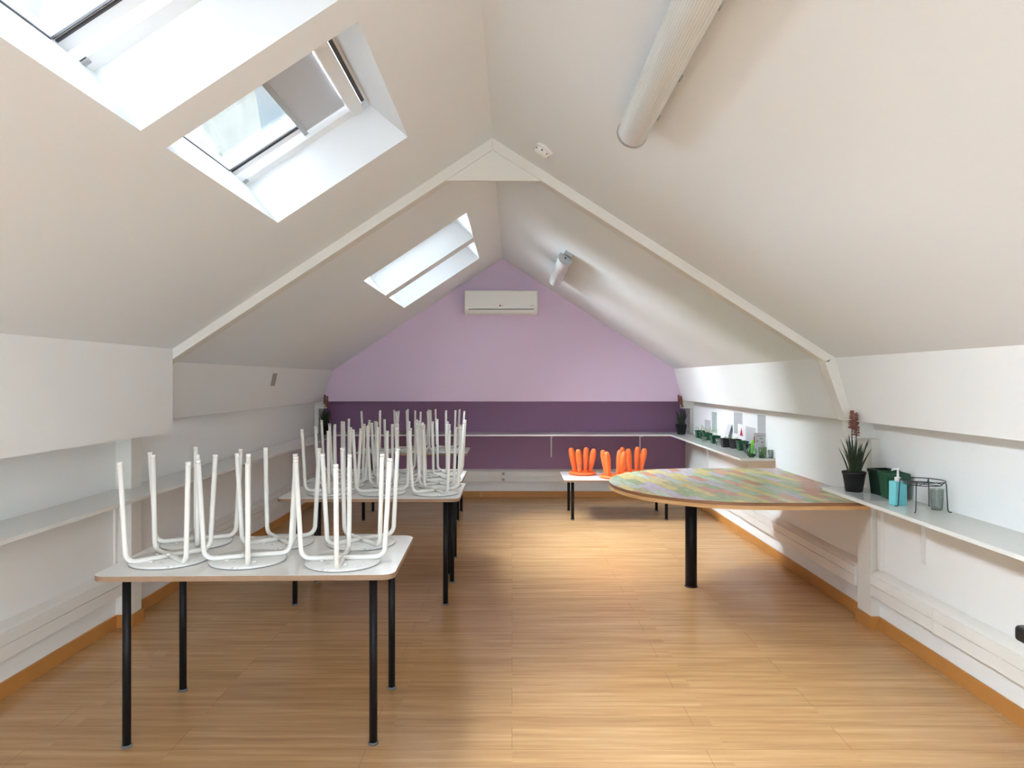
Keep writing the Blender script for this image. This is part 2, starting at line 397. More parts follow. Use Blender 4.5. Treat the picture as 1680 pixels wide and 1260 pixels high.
# left wall: straight wall, boxed-out front section, slightly leaning panel further back
XB = -2.07; zB = 1.18; YBOX = 4.33
PL = (-2.32, 1.235); PR = (2.08, 1.25)
wl = MB()
wl.box(WL-.15, WL, YF-.2, YB+.2, 0, 1.75)
struct(wl.build('wall_left', 'wall_paint')); wl = MB()
wl.prism([(XB, zB), (XB, zl(XB)+.01), (WL-.02, zl(WL)), (WL-.02, zB)], YF-.1, YBOX)
struct(wl.build('trim_30', 'wall_paint')); wl = MB()
wl.prism([PL, (KL[0], KL[1]+.004), (WL-.02, zl(WL)), (WL-.02, PL[1])], YBOX, YB+.1)
struct(wl.build('trim_31', 'wall_paint'))
wr = MB()
wr.box(WR, WR+.15, YF-.2, YB+.2, 0, 1.75)
struct(wr.build('wall_right', 'wall_paint')); wr = MB()
wr.prism([PR, (KR[0], KR[1]+.004), (WR+.02, zr(WR)), (WR+.02, PR[1])], YF-.1, YB+.1)
struct(wr.build('trim_32', 'wall_paint'))
# back wall
wb = MB()
wb.prism([(PL[0]-.03, 1.243), (KL[0]-.03, KL[1]), (RX, RZ+.03), (KR[0]+.03, KR[1]), (PR[0]+.03, 1.243)], YU, YB+.15)
struct(wb.build('wall_back', 'mauve_paint'))
rb = MB(); rb.box(WL-.1, WR+.1, YB, YB+.15, .355, 1.30, 0); rb.box(WL-.1, WR+.1, YB, YB+.15, 0, .355, 1)
struct(rb.build('wall_recess', ['plum_paint', 'wall_paint']))
struct(MB().box(PL[0], PR[0], YU-.004, YU+.012, 1.236, 1.246).build('trim_1', 'mauve_paint'))
# wall behind the camera with a wide window
wf = MB()
a, b_, z0, z1 = FW
wf.box(WL-.1, a, YF-.15, YF, 0, 1.75); wf.box(b_, WR+.1, YF-.15, YF, 0, 1.75); wf.box(a, b_, YF-.15, YF, 0, z0)
wf.box(WL-.1, a, YF-.15, YF, 1.74, z1); wf.box(b_, WR+.1, YF-.15, YF, 1.74, z1)
wf.prism([(WL, z1), (WR, z1), (WR, zr(WR)+.1), (RX, RZ+.1), (WL, zl(WL)+.1)], YF-.15, YF)
struct(wf.build('wall_front', 'wall_paint'))
fr = MB()
for x in (a+.03, (a+b_)/2-.65, (a+b_)/2+.65, b_-.03): fr.box(x-.03, x+.03, YF-.12, YF-.05, z0, z1)
fr.box(a, b_, YF-.12, YF-.05, z0, z0+.06); fr.box(a, b_, YF-.12, YF-.05, z1-.06, z1)
wn = struct(fr.build('window_7', 'window_white'))
MB().box(a, b_, YF-.09, YF-.084, z0, z1).build('pane', 'pane_glass', wn)

# skylight windows
def skylight(i, xa, xb, y0, y1, detail):
    sv = Vector((1, 0, SL)).normalized()
    root = bpy.data.objects.new('window_%d' % i, None); COL.objects.link(root); root['kind'] = 'structure'; root.empty_display_size = .05
    A = lp(xa, 0, 0, .022); B = lp(xb, 0, 0, .072)
    Ln = (B-A).dot(sv)
    def P(u, y, d): q = A+sv*u+NL*d; return Vector((q.x, y, q.z))
    def bar(mb, u0, u1, ya, yb, d0, d1):
        mb.hexa([P(u0, ya, d0), P(u1, ya, d0), P(u1, yb, d0), P(u0, yb, d0), P(u0, ya, d1), P(u1, ya, d1), P(u1, yb, d1), P(u0, yb, d1)])
    A = lp(xa, 0, 0, .022)
    D = THK
    m1 = MB()   # outer frame
    for (u0, u1, ya, yb) in ((-.12, -.04, y0-.03, y1+.03), (Ln-.03, Ln+.03, y0-.03, y1+.03), (-.12, Ln+.03, y0-.03, y0+.07), (-.12, Ln+.03, y1-.07, y1+.03)):
        bar(m1, u0, u1, ya, yb, D-.004, D+.10)
    m1.build('window_frame', 'window_white', root)
    m2 = MB()   # sash
    e = .05; s_ = .055; eb = -.06; ey = .078; sy = .088
    for (u0, u1, ya, yb) in ((eb, eb+s_, y0+ey, y1-ey), (Ln-e-s_, Ln-e, y0+ey, y1-ey), (eb+s_, Ln-e-s_, y0+ey, y0+ey+sy), (eb+s_, Ln-e-s_, y1-ey-sy, y1-ey)):
        bar(m2, u0, u1, ya, yb, D+.035, D+.09)
    sash = m2.build('sash', 'window_white', root)
    m3 = MB()
    q = .012
    for (u0, u1, ya, yb) in ((eb+s_-q, eb+s_, y0+ey+sy, y1-ey-sy), (eb+s_, Ln-e-s_, y0+ey+sy-q, y0+ey+sy), (eb+s_, Ln-e-s_, y1-ey-sy, y1-ey-sy+q*.4), (eb+s_, Ln-e-s_, y1-ey-sy+q*1.4, y1-ey-sy+q*2.1)):
        bar(m3, u0, u1, ya, yb, D+.028, D+.036)
    m3.build('gasket', 'dark_gasket', sash)
    m4 = MB(); bar(m4, eb+s_-.005, Ln-e-s_+.005, y0+ey+sy-.005, y1-ey-sy+.005, D+.06, D+.068)
    m4.build('pane', 'pane_glass', sash)
    if detail:
        bl = MB(); bar(bl, .55*Ln, Ln-e-s_, y0+ey+.02, y1-ey-.02, D+.018, D+.021); b = bl.build('blind', 'blind_grey', root)
        bb = MB(); bar(bb, .55*Ln-.022, .55*Ln, y0+ey, y1-ey, D+.010, D+.030); bb.build('blind_bar', 'metal_grey', b)
        vb = MB(); bar(vb, Ln-.10, Ln-.035, y0+.045, y1-.045, D-.03, D+.02); v = vb.build('ventilation_bar', 'window_white', root, bevel=.006)
        vs = MB(); bar(vs, Ln-.03, Ln-.012, y0+.06, y1-.10, D-.012, D-.006); vs.build('ventilation_slot', 'dark_gasket', v)
        ct = MB()
        for yy in (y0+.05, y1-.07): bar(ct, .0, .025, yy, yy+.02, D-.012, D+.0)
        ct.build('catch', 'metal_grey', root)
    return root
for i, (xa, xb, y0, y1) in enumerate(SKYL): skylight(i+1, xa, xb, y0, y1, i < 4)

# pale rendered gable of the next house, seen through the near skylights
nh = MB()
nh.prism([(8.5, -3), (19.9, -3), (19.9, 8.4), (19.2, 9.6), (16, 9.9), (8.5, 8.6)], -12.5, -7.0, axis='x')
tag(nh.build('neighbouring_house', 'stone_pale'), 'pale streaked stone gable of the next house seen through the skylights', 'building')

# rafters, collar board, posts (front truss) and post at the back
tr = 2
def trim(mb, m='rafter_paint', bevel=.004):
    global tr
    o = struct(mb.build('trim_%d' % tr, m, bevel=bevel)); tr += 1; return o
Y0, Y1 = 4.331, 4.43
rd = .062
def rafter(sign):
    mb = MB()
    if sign < 0:
        k = (XB-.0, zl(XB)); p = [(RX, RZ+.02), (k[0]-.1, zl(k[0]-.1)+.02), (k[0]-.1, zl(k[0]-.1)-rd), (RX, RZ-rd*1.15)]
    else:
        k = KR; p = [(RX, RZ+.02), (RX, RZ-rd*1.15), (k[0]-.045, zr(k[0]-.045)-rd), (k[0]-.0, zr(k[0])+.02-.02), (k[0], zr(k[0])+.02)]
    mb.prism(p, Y0, Y1); return trim(mb)
rafter(-1); rafter(1)
dz = .05
trim(MB().prism([(KR[0]+.01, KR[1]+.01), (KR[0]-.062, KR[1]-.022), (PR[0]-.045, PR[1]-.0), (PR[0]+.06, PR[1]-.0), (PR[0]+.06, PR[1]+.2)], Y0, Y1))
cz = 2.718; hw = .30
trim(MB().prism([(RX, RZ-.02), (RX-(RZ-.02-cz)/SL, cz), (RX+(RZ-.02-cz)/SR, cz)], Y0+.012, Y0+.032), bevel=0)
trim(MB().box(2.06, WR+.02, Y0+.005, Y1, 1.142, 1.252))          # stub above right post
trim(MB().box(2.16, WR+.02, 4.27, 4.44, .0, 1.144))              # right post
trim(MB().box(WL-.02, -2.305, 4.30, 4.42, 0, 1.20))              # left post
trim(MB().box(WL-.02, -2.26, 4.32, 4.40, 1.165, 1.24))
trim(MB().box(2.06, WR+.02, YU-.03, YU+.07, 1.15, 1.252)); trim(MB().box(2.165, WR+.02, YU-.02, YU+.07, .845, 1.152))
trim(MB().box(WL-.02, -2.27, YU-.03, YU+.07, 1.15, 1.25)); trim(MB().box(WL-.02, -2.35, YU-.02, YU+.07, .845, 1.152))

# baseboards
def bb(name, mb): struct(mb.build(name, 'skirting_wood', bevel=.002))
bb('baseboard_left', MB().box(WL-.01, WL+.012, YF, 4.29, 0, .078).box(WL+.0, -2.292, 4.287, 4.30, 0, .078).box(-2.306, -2.292, 4.30, 4.43, 0, .078).box(WL, -2.292, 4.42, 4.432, 0, .078).box(WL-.01, WL+.012, 4.43, YB, 0, .078))
bb('baseboard_right', MB().box(WR-.012, WR+.01, YF, 4.258, 0, .078).box(2.147, WR, 4.257, 4.27, 0, .078).box(2.147, 2.16, 4.27, 4.45, 0, .078).box(2.147, WR, 4.44, 4.452, 0, .078).box(WR-.012, WR+.01, 4.45, YB, 0, .078))
bb('baseboard_back', MB().box(WL, -.40, YB-.012, YB+.01, 0, .08).box(-.398, WR, YB-.012, YB+.01, 0, .08))

# dado trunking
def trunk(name, xw, s, y0, y1, label, joints):
    t = thing(name, (xw, y0, .205), label, 'cable trunking', 'white cable trunking along the walls')
    # profile in (x from wall, z)
    p = [(0, 0), (.055*s, 0), (.055*s, .128), (.040*s, .145), (0, .158)]
    MB().prism([(q[0], q[1]) for q in (p if s > 0 else p)], 0, y1-y0).build('duct', 'trunking_plastic', t, bevel=.003)
    cv = MB(); cv.box(min(.054*s, .063*s), max(.054*s, .063*s), 0, y1-y0, .004, .067); cv.build('cover', 'trunking_plastic', t, bevel=.001)
    cv = MB(); cv.box(min(.054*s, .063*s), max(.054*s, .063*s), 0, y1-y0, .073, .126); cv.build('cover', 'trunking_plastic', t, bevel=.001)
    for j in joints:
        MB().box(min(.050*s, .0645*s), max(.050*s, .0645*s), j-y0, j-y0+.012, .002, .128).build('joint_clip', 'trunking_plastic', t)
    return t
trunk('cable_trunking', WL, 1, YF+.01, 4.285, 'white cable trunking low on left wall, nearer the camera than the post', (3.1,))
trunk('cable_trunking', WL, 1, 4.435, YB-.001, 'white cable trunking low on left wall beyond the post', (6.0, 7.6))
trunk('cable_trunking', WR, -1, YF+.01, 4.255, 'white cable trunking low on right wall, nearer the camera than the post', (3.62,))
trunk('cable_trunking', WR, -1, 4.455, YB-.001, 'white cable trunking low on right wall under the painted table', (6.3,))
t = thing('cable_trunking', (0, YB, .205), 'white cable trunking running along the back wall under the purple paint', 'cable trunking', 'white cable trunking along the walls')
MB().prism([(0, 0), (-.055, 0), (-.055, .128), (-.040, .145), (0, .158)], WL+.06, WR-.06, axis='x').build('duct', 'trunking_plastic', t, bevel=.003)
for z0_, z1_ in ((.004, .067), (.073, .126)): MB().box(WL+.065, WR-.065, -.063, -.054, z0_, z1_).build('cover', 'trunking_plastic', t, bevel=.001)
for x in (-.03, 1.6): MB().box(x, x+.012, -.0645, -.05, .002, .128).build('joint_clip', 'trunking_plastic', t)
# sockets
def socket(loc, rz, label):
    t = thing('wall_socket', loc, label, 'socket', None, rz)
    MB().box(-.04, .04, -.012, 0, -.03, .03).build('face_plate', 'trunking_plastic', t, bevel=.003)
    MB().lathe([(.019, 0), (.019, .002), (.016, .002), (.015, -.006), (0, -.006)], (0, -.0125, 0), 20, R=Matrix.Rotation(PI/2, 3, 'X')).build('socket_well', 'seam', t)
    for dx in (-.008, .008): pass
    return t
socket((-.11, YB-.062, .31), 0, 'upper of two round sockets on back wall trunking')
socket((-.11, YB-.062, .236), 0, 'lower of two round sockets on back wall trunking')
socket((WR-.062, 6.62, .30), PI/2, 'small white socket on trunking under the far side of painted table')
# vertical trunking beside posts
def vduct(x0, x1, y0, y1, z0, z1, label):
    tag(MB().box(x0, x1, y0, y1, z0, z1).build('cable_duct', 'trunking_plastic', bevel=.002), label, 'cable duct')
vduct(WR-.022, WR, 4.215, 4.255, .365, .818, 'slim white vertical duct beside right post below the shelf')
vduct(WL, WL+.014, 4.272, 4.298, .365, .818, 'slim white vertical duct beside left post below the shelf')

# ------------------------------------------------------------------ shelves
ZS = .838; ST = .02
def bracket(parent, x, y, dirv):      # thin tapering bracket, dirv = direction from wall to room
    mb = MB(); d = Vector(dirv)
    p = Vector((x, y, 0)); perp = Vector((-d.y, d.x, 0))*.0075
    def Q(a, z, s): v = p+d*a+perp*s; return (v.x, v.y, z-ZS)
    for poly in ([(0, ZS-ST), (.24, ZS-ST), (.235, ZS-ST-.02), (.028, ZS-ST-.05), (.016, ZS-ST-.30), (0, ZS-ST-.31)],):
        lo = [mb.bm.verts.new(Q(a, z, -1)) for a, z in poly]; hi = [mb.bm.verts.new(Q(a, z, 1)) for a, z in poly]
        mb.bm.faces.new(lo); mb.bm.faces.new(hi[::-1])
        for i in range(len(poly)):
            j = (i+1) % len(poly); mb.bm.faces.new([lo[i], lo[j], hi[j], hi[i]])
    mb.build('bracket', 'trim_paint', parent)
def shelf(poly, label, name='wall_shelf'):
    t = thing(name, (0, 0, ZS), label, 'shelf')
    MB().prism(poly, -ST, 0, axis='z').build('shelf_board', 'shelf_lacquer', t, bevel=.002)
    return t
XS = 1.915; XSL = -2.10; YS = 8.57
s1 = shelf([(WL, YF+.4), (XSL, YF+.4), (XSL, 4.2), (XSL, YS), (XS, YS), (XS, 5.95), (WR, 5.95), (WR, YB), (WL, YB)],
           'long glossy white wall shelf running along left wall, purple recess and part of right wall')
for x in (-1.6, .50, 1.63): bracket(s1, x, YB, (0, -1, 0))
for y in (6.6, 8.0): bracket(s1, WR, y, (-1, 0, 0))
s2 = shelf([(XS, YF+.4), (WR, YF+.4), (WR, 4.268), (2.158, 4.268), (2.158, 4.39), (XS, 4.39)],
           'glossy white wall shelf on right wall holding the plant, soap and wire stand')
for y in (1.2, 3.80): bracket(s2, WR, y, (-1, 0, 0))

# ------------------------------------------------------------------ painted D-shaped table
def dtable():
    cx, cy, r = 1.53, 5.07, .83; zt = .765
    t = thing('round_ended_table', (cx, cy, 0), 'large round-ended table with pastel painted plank top on one black leg', 'table')
    def poly(rr):
        p = []
        for k in range(41):
            a = PI/2+PI*k/40; p.append((rr*math.cos(a), rr*math.sin(a)))
        xe = WR-cx-.002
        p += [(2.14-cx, -rr), (2.14-cx, 4.46-cy), (xe, 4.46-cy), (xe, rr)]
        return p
    MB().prism(poly(r), zt-.020, zt, axis='z', mi=0, mi_side=1).build('tabletop', ['painted_planks', 'edge_brown'], t)
    MB().prism(poly(r-.003), zt-.044, zt-.020, axis='z').build('underframe_edge', 'edge_pine', t)
    lg = MB().lathe([(.042, .004), (.042, zt-.046), (.0, zt-.046)], (1.30-cx, 5.155-cy, 0), 28).build('leg', 'black_metal', t)
    MB().lathe([(.046, 0), (.046, .006), (.040, .010)], (1.30-cx, 5.155-cy, 0), 28).build('foot', 'black_metal', lg)
    MB().lathe([(.09, zt-.052), (.09, zt-.0445), (0, zt-.0445)], (1.30-cx, 5.155-cy, 0), 24).build('mounting_plate', 'black_metal', t)
dtable()

# ------------------------------------------------------------------ rectangular tables
ZT = .722
def table(cx, cy, deg, hgt, label, group):
    t = thing('rectangular_table', (cx, cy, 0), label, 'table', group, math.radians(deg))
    MB().prism(rrect(1.2, .72, .055), hgt-.022, hgt, axis='z', mi=0, mi_side=1, mi_bot=1).build('tabletop', ['laminate_white', 'ply_edge'], t, bevel=.0015)
    for sx in (-1, 1):
        for sy in (-1, 1):
            x, y = sx*.502, sy*.262
            lg = MB().lathe([(.0165, .008), (.0165, hgt-.022)], (x, y, 0), 16).build('leg', 'black_metal', t)
            MB().lathe([(.021, 0), (.022, .005), (.018, .010)], (x, y, 0), 16).build('foot', 'rubber_grey', lg)
            MB().box(x-.04, x+.04, y-.04, y+.04, hgt-.027, hgt-.0215).build('leg_plate', 'black_metal', lg)
    return t
G = 'white tables carrying upturned white stools'
table(-1.080, 3.178, 1.4, ZT, 'white rounded-corner table with black legs, nearest to the camera, six upturned stools on it', G)
table(-.946, 4.998, .2, ZT, 'white table with black legs, second in the left row, upturned stools on it', G)
table(-.985, 5.733, 0, ZT, 'white table with black legs, third in the left row, pushed against the second', G)
table(-1.08, 7.82, 0, ZT, 'white table with black legs, furthest in the left row, near the purple wall', G)
table(1.15, 7.86, 0, .437, 'low white table with thin black legs holding the orange stools', None)

# ------------------------------------------------------------------ white stools
def stool_proto():
    t = thing('stool', (0, 0, 0), 'x', 'stool')
    MB().lathe([(.154, 0), (.158, .002), (.158, .0035)], (0, 0, 0), 48).build('seat_edge', 'print_grey', t)
    MB().lathe([(.1575, .0035), (.1585, .006), (.157, .012), (0, .012)], (0, 0, 0), 48).build('seat', 'seat_scuffed', t)
    for k in range(4):
        a = k*PI/2; cs, sn = math.cos(a), math.sin(a)
        pr = [(.0, .022), (.06, .022), (.134, .022)]
        for j in range(1, 7):
            th = math.radians(82)*j/6; pr.append((.134+.042*math.sin(th), .022+.042*(1-math.cos(th))))
        pr.append((.197, .434))
        lg = MB().tube([(r*cs, r*sn, z) for r, z in pr], .0105, 12).build('leg', 'white_powder', t)
        MB().tube([(.1966*cs, .1966*sn, .428), (.1975*cs, .1975*sn, .441)], .0110, 12).build('foot_cap', 'white_powder', lg)
        sc = MB(); sc.lathe([(.009, .012), (.009, .018), (.005, .020), (0, .020)], (.085*cs-.022*sn, .085*sn+.022*cs, 0), 10)
        sc.build('screw', 'white_powder', t)
    MB().box(-.016, .016, -.016, .016, .026, .033).build('cross_plate', 'white_powder', t, bevel=.003)
    return t
st0 = stool_proto(); index_kids()
stools = []
def put(x, y, rot, label, grp):
    global st0
    o = st0 if not stools else copy_tree(st0)
    o.location = (x, y, ZT); o.rotation_euler = (0, 0, math.radians(rot)); o['label'] = label; o['group'] = grp; stools.append(o)
nm = ['left end', 'middle', 'right end']
T1 = [(-1.472, 3.055, 46), (-1.135, 3.055, 20), (-.718, 3.02, 5)], [(-1.500, 3.378, 25), (-1.105, 3.378, 38), (-.715, 3.372, 40)]
T2 = [(-1.237, 4.87, 8), (-.890, 4.87, 20), (-.5225, 4.87, 33)], [(-1.24, 5.195, 30), (-.86, 5.195, 14), (-.53, 5.195, 42)]
T3 = [(-1.24, 5.56, 36), (-.90, 5.565, 10), (-.56, 5.57, 25)], [(-1.39, 5.93, 5), (-.96, 5.90, 40), (-.58, 5.90, 18)]
T4 = [(-1.42, 7.64, 10), (-1.06, 7.64, 30), (-.71, 7.64, 5)], [(-1.13, 7.98, 20), (-.75, 7.98, 40)]
for tn, T in (('the nearest table', T1), ('the second table back', T2), ('the third table back', T3), ('the furthest left table', T4)):
    for ri, row in enumerate(T):
        for ci, (x, y, r) in enumerate(row):
            pos = nm[ci] if len(row) == 3 else ('left one of two', 'right one of two')[ci]
            put(x, y, r, 'upturned white tube-legged stool on %s, %s row, %s' % (tn, ('front', 'back')[ri], pos), 'upturned white stools on '+tn)

# ------------------------------------------------------------------ orange stools
def orange_proto():
    t = thing('childrens_stool', (0, 0, 0), 'x', 'stool', 'orange stools on the low table')
    MB().lathe([(.10, 0), (.138, .003), (.150, .012), (.152, .024), (.146, .033), (.125, .036), (.120, .032), (0, .032)], (0, 0, 0), 36).build('seat', 'orange_plastic', t)
    for k in range(4):
        a = k*PI/2; cs, sn = math.cos(a), math.sin(a)
        zs = [.026, .05, .10, .16, .21, .25, .275, .289, .294]
        rs = [.023, .0225, .026, .0315, .034, .0325, .028, .019, .010]
        pts = [((.090+.048*(z-.026)/.27)*1, z) for z in zs]
        MB().tube([(r*cs, r*sn, z) for r, z in pts], rs, 18).build('leg', 'orange_plastic', t)
    return t
or0 = orange_proto(); index_kids()
for i, (x, y, r, l) in enumerate([(.79, 7.97, -25, 'upturned orange carrot-legged stool at the left end of the low table'),
                                (1.10, 7.69, 50, 'upturned orange carrot-legged stool in the middle of low table, nearest the camera'),
                                (1.37, 8.03, -32, 'upturned orange carrot-legged stool at the right, behind the painted table edge')]):
    o = or0 if i == 0 else copy_tree(or0)
    o.location = (x, y, .437); o.rotation_euler = (0, 0, math.radians(r)); o['label'] = l

# ------------------------------------------------------------------ potted artificial plants
def plant(x, y, label, seed, rz=0, lean=0, sc=1.0):
    rnd = random.Random(seed)
    t = thing('potted_plant', (x, y, ZS), label, 'plant', 'artificial plants in black pots on the shelves', rz); t.scale = (sc,)*3
    MB().lathe([(.047, 0), (.064, .105), (.067, .105), (.067, .118), (.060, .118), (.056, .10)], seg=28).build('pot', 'pot_black', t)
    MB().lathe([(.0, .096), (.057, .10), (.0, .104)], seg=20).build('soil', 'soil', t)
    mb = MB()
    for i in range(54):
        a = rnd.uniform(0, 2*PI); out = rnd.uniform(.005, .055); h = rnd.uniform(.13, .245)-out*.5; b0 = rnd.uniform(.004, .03)
        p = []; rr = []
        for j in range(6):
            s = j/5; rad = b0+out*(s**1.5)+ .012*s; p.append((rad*math.cos(a+.2*s), rad*math.sin(a+.2*s), .10+h*s)); rr.append(.0085*(1-s**2.4)+.0008)
        mb.tube(p, rr, 5, flat=.45)
    mb.build('leaves', 'leaf_dark', t)
    fl = MB(); bu = MB()
    for (dx, dy, h, lo) in ((-.012, 0, .478, .37), (.016, .006, .462, .33)):
        fl.tube([(dx*.3, dy, .10), (dx, dy, .30), (dx+lean, dy, h-.01)], [.004, .0035, .002], 6)
        for i in range(64):
            z = lo+(h-lo)*i/63; a = i*2.4; env = .024*(1-.45*((z-lo)/(h-lo)))
            xx = dx+lean*max(0, (z-.3)/.16)
            q0 = Vector((xx, dy, z)); q1 = q0+Vector((math.cos(a)*env, math.sin(a)*env, -.004+.012*rnd.random()))
            bu.tube([q0, q0.lerp(q1, .6), q1], [.0015, .0042, .0012], 5)
    fl.build('flower_stem', 'leaf_dark', t); bu.build('flower_spike', 'petal_rust', t)
plant(2.03, 4.215, 'artificial plant in black pot with rusty flower spike beside dark green planters', 3)
plant(2.055, 8.62, 'artificial plant in black pot in the right back corner of shelf', 5, lean=-.02)
plant(-2.255, 8.60, 'artificial plant in black pot in the left back corner of shelf', 9, lean=.0)

# ------------------------------------------------------------------ things on the near right shelf
def square_pot(x, y, w, h, label, m='green_plastic', rz=0, name='square_planter', group=None, soil=False):
    t = thing(name, (x, y, ZS), label, 'planter', group, rz)
    a = w*.40; b = w*.5; k = .002
    mb = MB()
    for (r0, r1, z0, z1) in ((a, b, 0, h),):
        lo = [(-r0, -r0), (r0, -r0), (r0, r0), (-r0, r0)]; hi = [(-r1, -r1), (r1, -r1), (r1, r1), (-r1, r1)]
        V = [mb.bm.verts.new((p[0], p[1], z0)) for p in lo]; W = [mb.bm.verts.new((p[0], p[1], z1)) for p in hi]
        U = [mb.bm.verts.new((p[0]*.94, p[1]*.94, z1)) for p in hi]; X = [mb.bm.verts.new((p[0]*.93, p[1]*.93, z0+.01)) for p in lo]
        mb.bm.faces.new(V[::-1]); mb.bm.faces.new(X)
        for i in range(4):
            j = (i+1) % 4
            mb.bm.faces.new([V[i], V[j], W[j], W[i]]); mb.bm.faces.new([W[i], W[j], U[j], U[i]]); mb.bm.faces.new([U[i], U[j], X[j], X[i]])
    mb.build('body', m, t)
    rm = MB()
    for (x0, x1, y0, y1) in ((-b-.003, b+.003, -b-.003, -b+.003), (-b-.003, b+.003, b-.003, b+.003), (-b-.003, -b+.003, -b, b), (b-.003, b+.003, -b, b)):
        rm.box(x0, x1, y0, y1, h-.014*h/.1, h)
    rm.build('rim', m, t)
    if soil: MB().box(-b*.88, b*.88, -b*.88, b*.88, h*.6, h*.8).build('soil', 'soil', t)
    return t
sheet = MB().prism([(-.13, -.13), (.11, -.14), (.13, .13), (-.11, .14)], 0, .002, axis='z').build('plastic_sheet', 'clear_sheet')
sheet.location = (2.055, 4.00, ZS+.0005); tag(sheet, 'flat clear plastic sheet lying under the dark green planters', 'plastic sheet')
GP = 'dark green planters beside the near plant'
square_pot(2.135, 4.085, .115, .145, 'dark green square planter right beside the plant pot', 'green_black_plastic', .1, group=GP).location.z = ZS+.003
square_pot(2.125, 3.955, .118, .142, 'dark green square planter nearest the turquoise soap bottle', 'green_plastic', -.08, group=GP).location.z = ZS+.003

t = thing('soap_dispenser', (2.035, 3.745, ZS), 'turquoise soap bottle with white pump beside the wire stand', 'soap dispenser', rz=.15)
MB().box(-.036, .036, -.026, .026, 0, .128).build('bottle', 'turquoise_liquid', t, bevel=.006, bseg=3)
MB().lathe([(.016, .126), (.016, .148), (.006, .150), (.006, .185), (.010, .187), (.010, .196), (0, .197)], seg=16).build('pump', 'pump_white', t)
MB().tube([(0, 0, .191), (-.03, -.004, .191), (-.04, -.005, .185)], .0045, 8).build('nozzle', 'pump_white', t)

t = thing('wire_stand', (2.09, 3.615, ZS), 'round dark wire plant stand with four bent legs', 'wire stand')
def ring(r, z, rad, n=40): return [(r*math.cos(2*PI*k/n), r*math.sin(2*PI*k/n), z) for k in range(n)]
MB().tube(ring(.102, .150, 0), .0026, 8, closed=True).build('top_ring', 'wire_dark', t)
mb = MB(); mb.tube(ring(.086, .132, 0), .0022, 8, closed=True)
for a in (PI/4, 3*PI/4): mb.tube([(-.1*math.cos(a), -.1*math.sin(a), .148), (-.08*math.cos(a), -.08*math.sin(a), .13), (.08*math.cos(a), .08*math.sin(a), .13), (.1*math.cos(a), .1*math.sin(a), .148)], .0022, 8)
mb.build('lower_ring', 'wire_dark', t)
for k in range(4):
    a = PI/4+k*PI/2; c_, s_ = math.cos(a), math.sin(a)
    MB().tube([(.100*c_, .100*s_, .150), (.106*c_, .106*s_, .14), (.113*c_, .113*s_, .012), (.117*c_, .117*s_, .004), (.130*c_, .130*s_, .003)], .0027, 8).build('leg', 'wire_dark', t)

def cup(name, x, y, r, h, label, m='cup_glass', z=ZS):
    o = MB().lathe([(r*.8, .0), (r, h), (r*.95, h), (r*.76, .003), (0, .003)], seg=24).build(name, m); o.location = (x, y, z)
    return tag(o, label, 'cup')
cup('plastic_cup', 2.165, 3.62, .034, .105, 'clear plastic cup standing under and behind the wire stand')

# ------------------------------------------------------------------ things on the far right shelf: pots, cards, cups
GS = 'seedling pots on the far right shelf'
def seedlings(t, n, h, spread, seed, z0, m='leaf_bright', leafy=.008):
    r = random.Random(seed); st = MB(); lf = MB()
    for i in range(n):
        x, y = r.uniform(-spread, spread), r.uniform(-spread, spread); hh = h*r.uniform(.6, 1.1); dx, dy = r.uniform(-.02, .02), r.uniform(-.02, .02)
        st.tube([(x, y, z0), (x+dx*.4, y+dy*.4, z0+hh*.6), (x+dx, y+dy, z0+hh)], .0012, 5)
        for k in range(4):
            a = r.uniform(0, 2*PI); q = Vector((x+dx, y+dy, z0+hh*(1-.12*k))); e = q+Vector((math.cos(a)*leafy*2, math.sin(a)*leafy*2, r.uniform(-.004, .01)))
            lf.tube([q, q.lerp(e, .5), e], [.001, leafy*.55, .001], 6, flat=.3)
    st.build('stems', 'stem_pale', t); lf.build('seedlings', m, t)
rows = [  # x, y, width, height, plants, colour, label
    (2.14, 8.10, .088, .085, 5, .075, 'green_plastic', 'green seedling pot nearest the back corner plant'),
    (2.145, 7.95, .088, .078, 5, .080, 'green_plastic', 'green seedling pot, second from back corner plant'),
    (2.14, 7.79, .088, .078, 6, .080, 'green_plastic', 'green seedling pot with leafy shoots, third from the back corner plant'),
    (2.11, 7.38, .088, .082, 5, .095, 'green_plastic', 'green seedling pot standing forward with the tallest shoots'),
    (2.10, 6.97, .088, .088, 3, .045, 'pot_black', 'black seedling pot behind its black twin on the shelf'),
    (2.15, 6.85, .092, .090, 3, .045, 'pot_black', 'black seedling pot in front of its black twin'),
    (2.155, 6.65, .09, .09, 0, 0, 'green_plastic', 'green empty pot between black pots and round vase'),
    (2.14, 6.42, .08, .08, 0, 0, 'green_black_plastic', 'dark green pot partly hidden behind the round glass vase')]
for i, (x, y, wd, h, n, hh, m, lab) in enumerate(rows):
    t = square_pot(x, y, wd, h, lab, m, 0, 'seedling_pot', GS, True)
    if n: seedlings(t, n, hh, wd*.3, 20+i, h*.75)
cup('plastic_cup', 2.05, 7.58, .026, .05, 'small clear cup by the tallest seedling pot')
cup('plastic_cup', 2.08, 7.16, .03, .07, 'clear cup between leaning paper and black pots')
t = thing('glass_vase', (2.04, 6.05, ZS), 'round green glass vase on end of far shelf', 'vase')
prof = [(.022, 0)]+[(.046*math.sin(math.radians(a)), .046-.046*math.cos(math.radians(a))) for a in range(35, 146, 11)]+[(.024, .092), (.027, .10)]
MB().lathe(prof, seg=28).build('bowl', 'vase_glass', t)
MB().lathe([(0, .006), (.030, .012), (.040, .03), (.0, .034)], seg=20).build('filling', 'green_plastic', t)
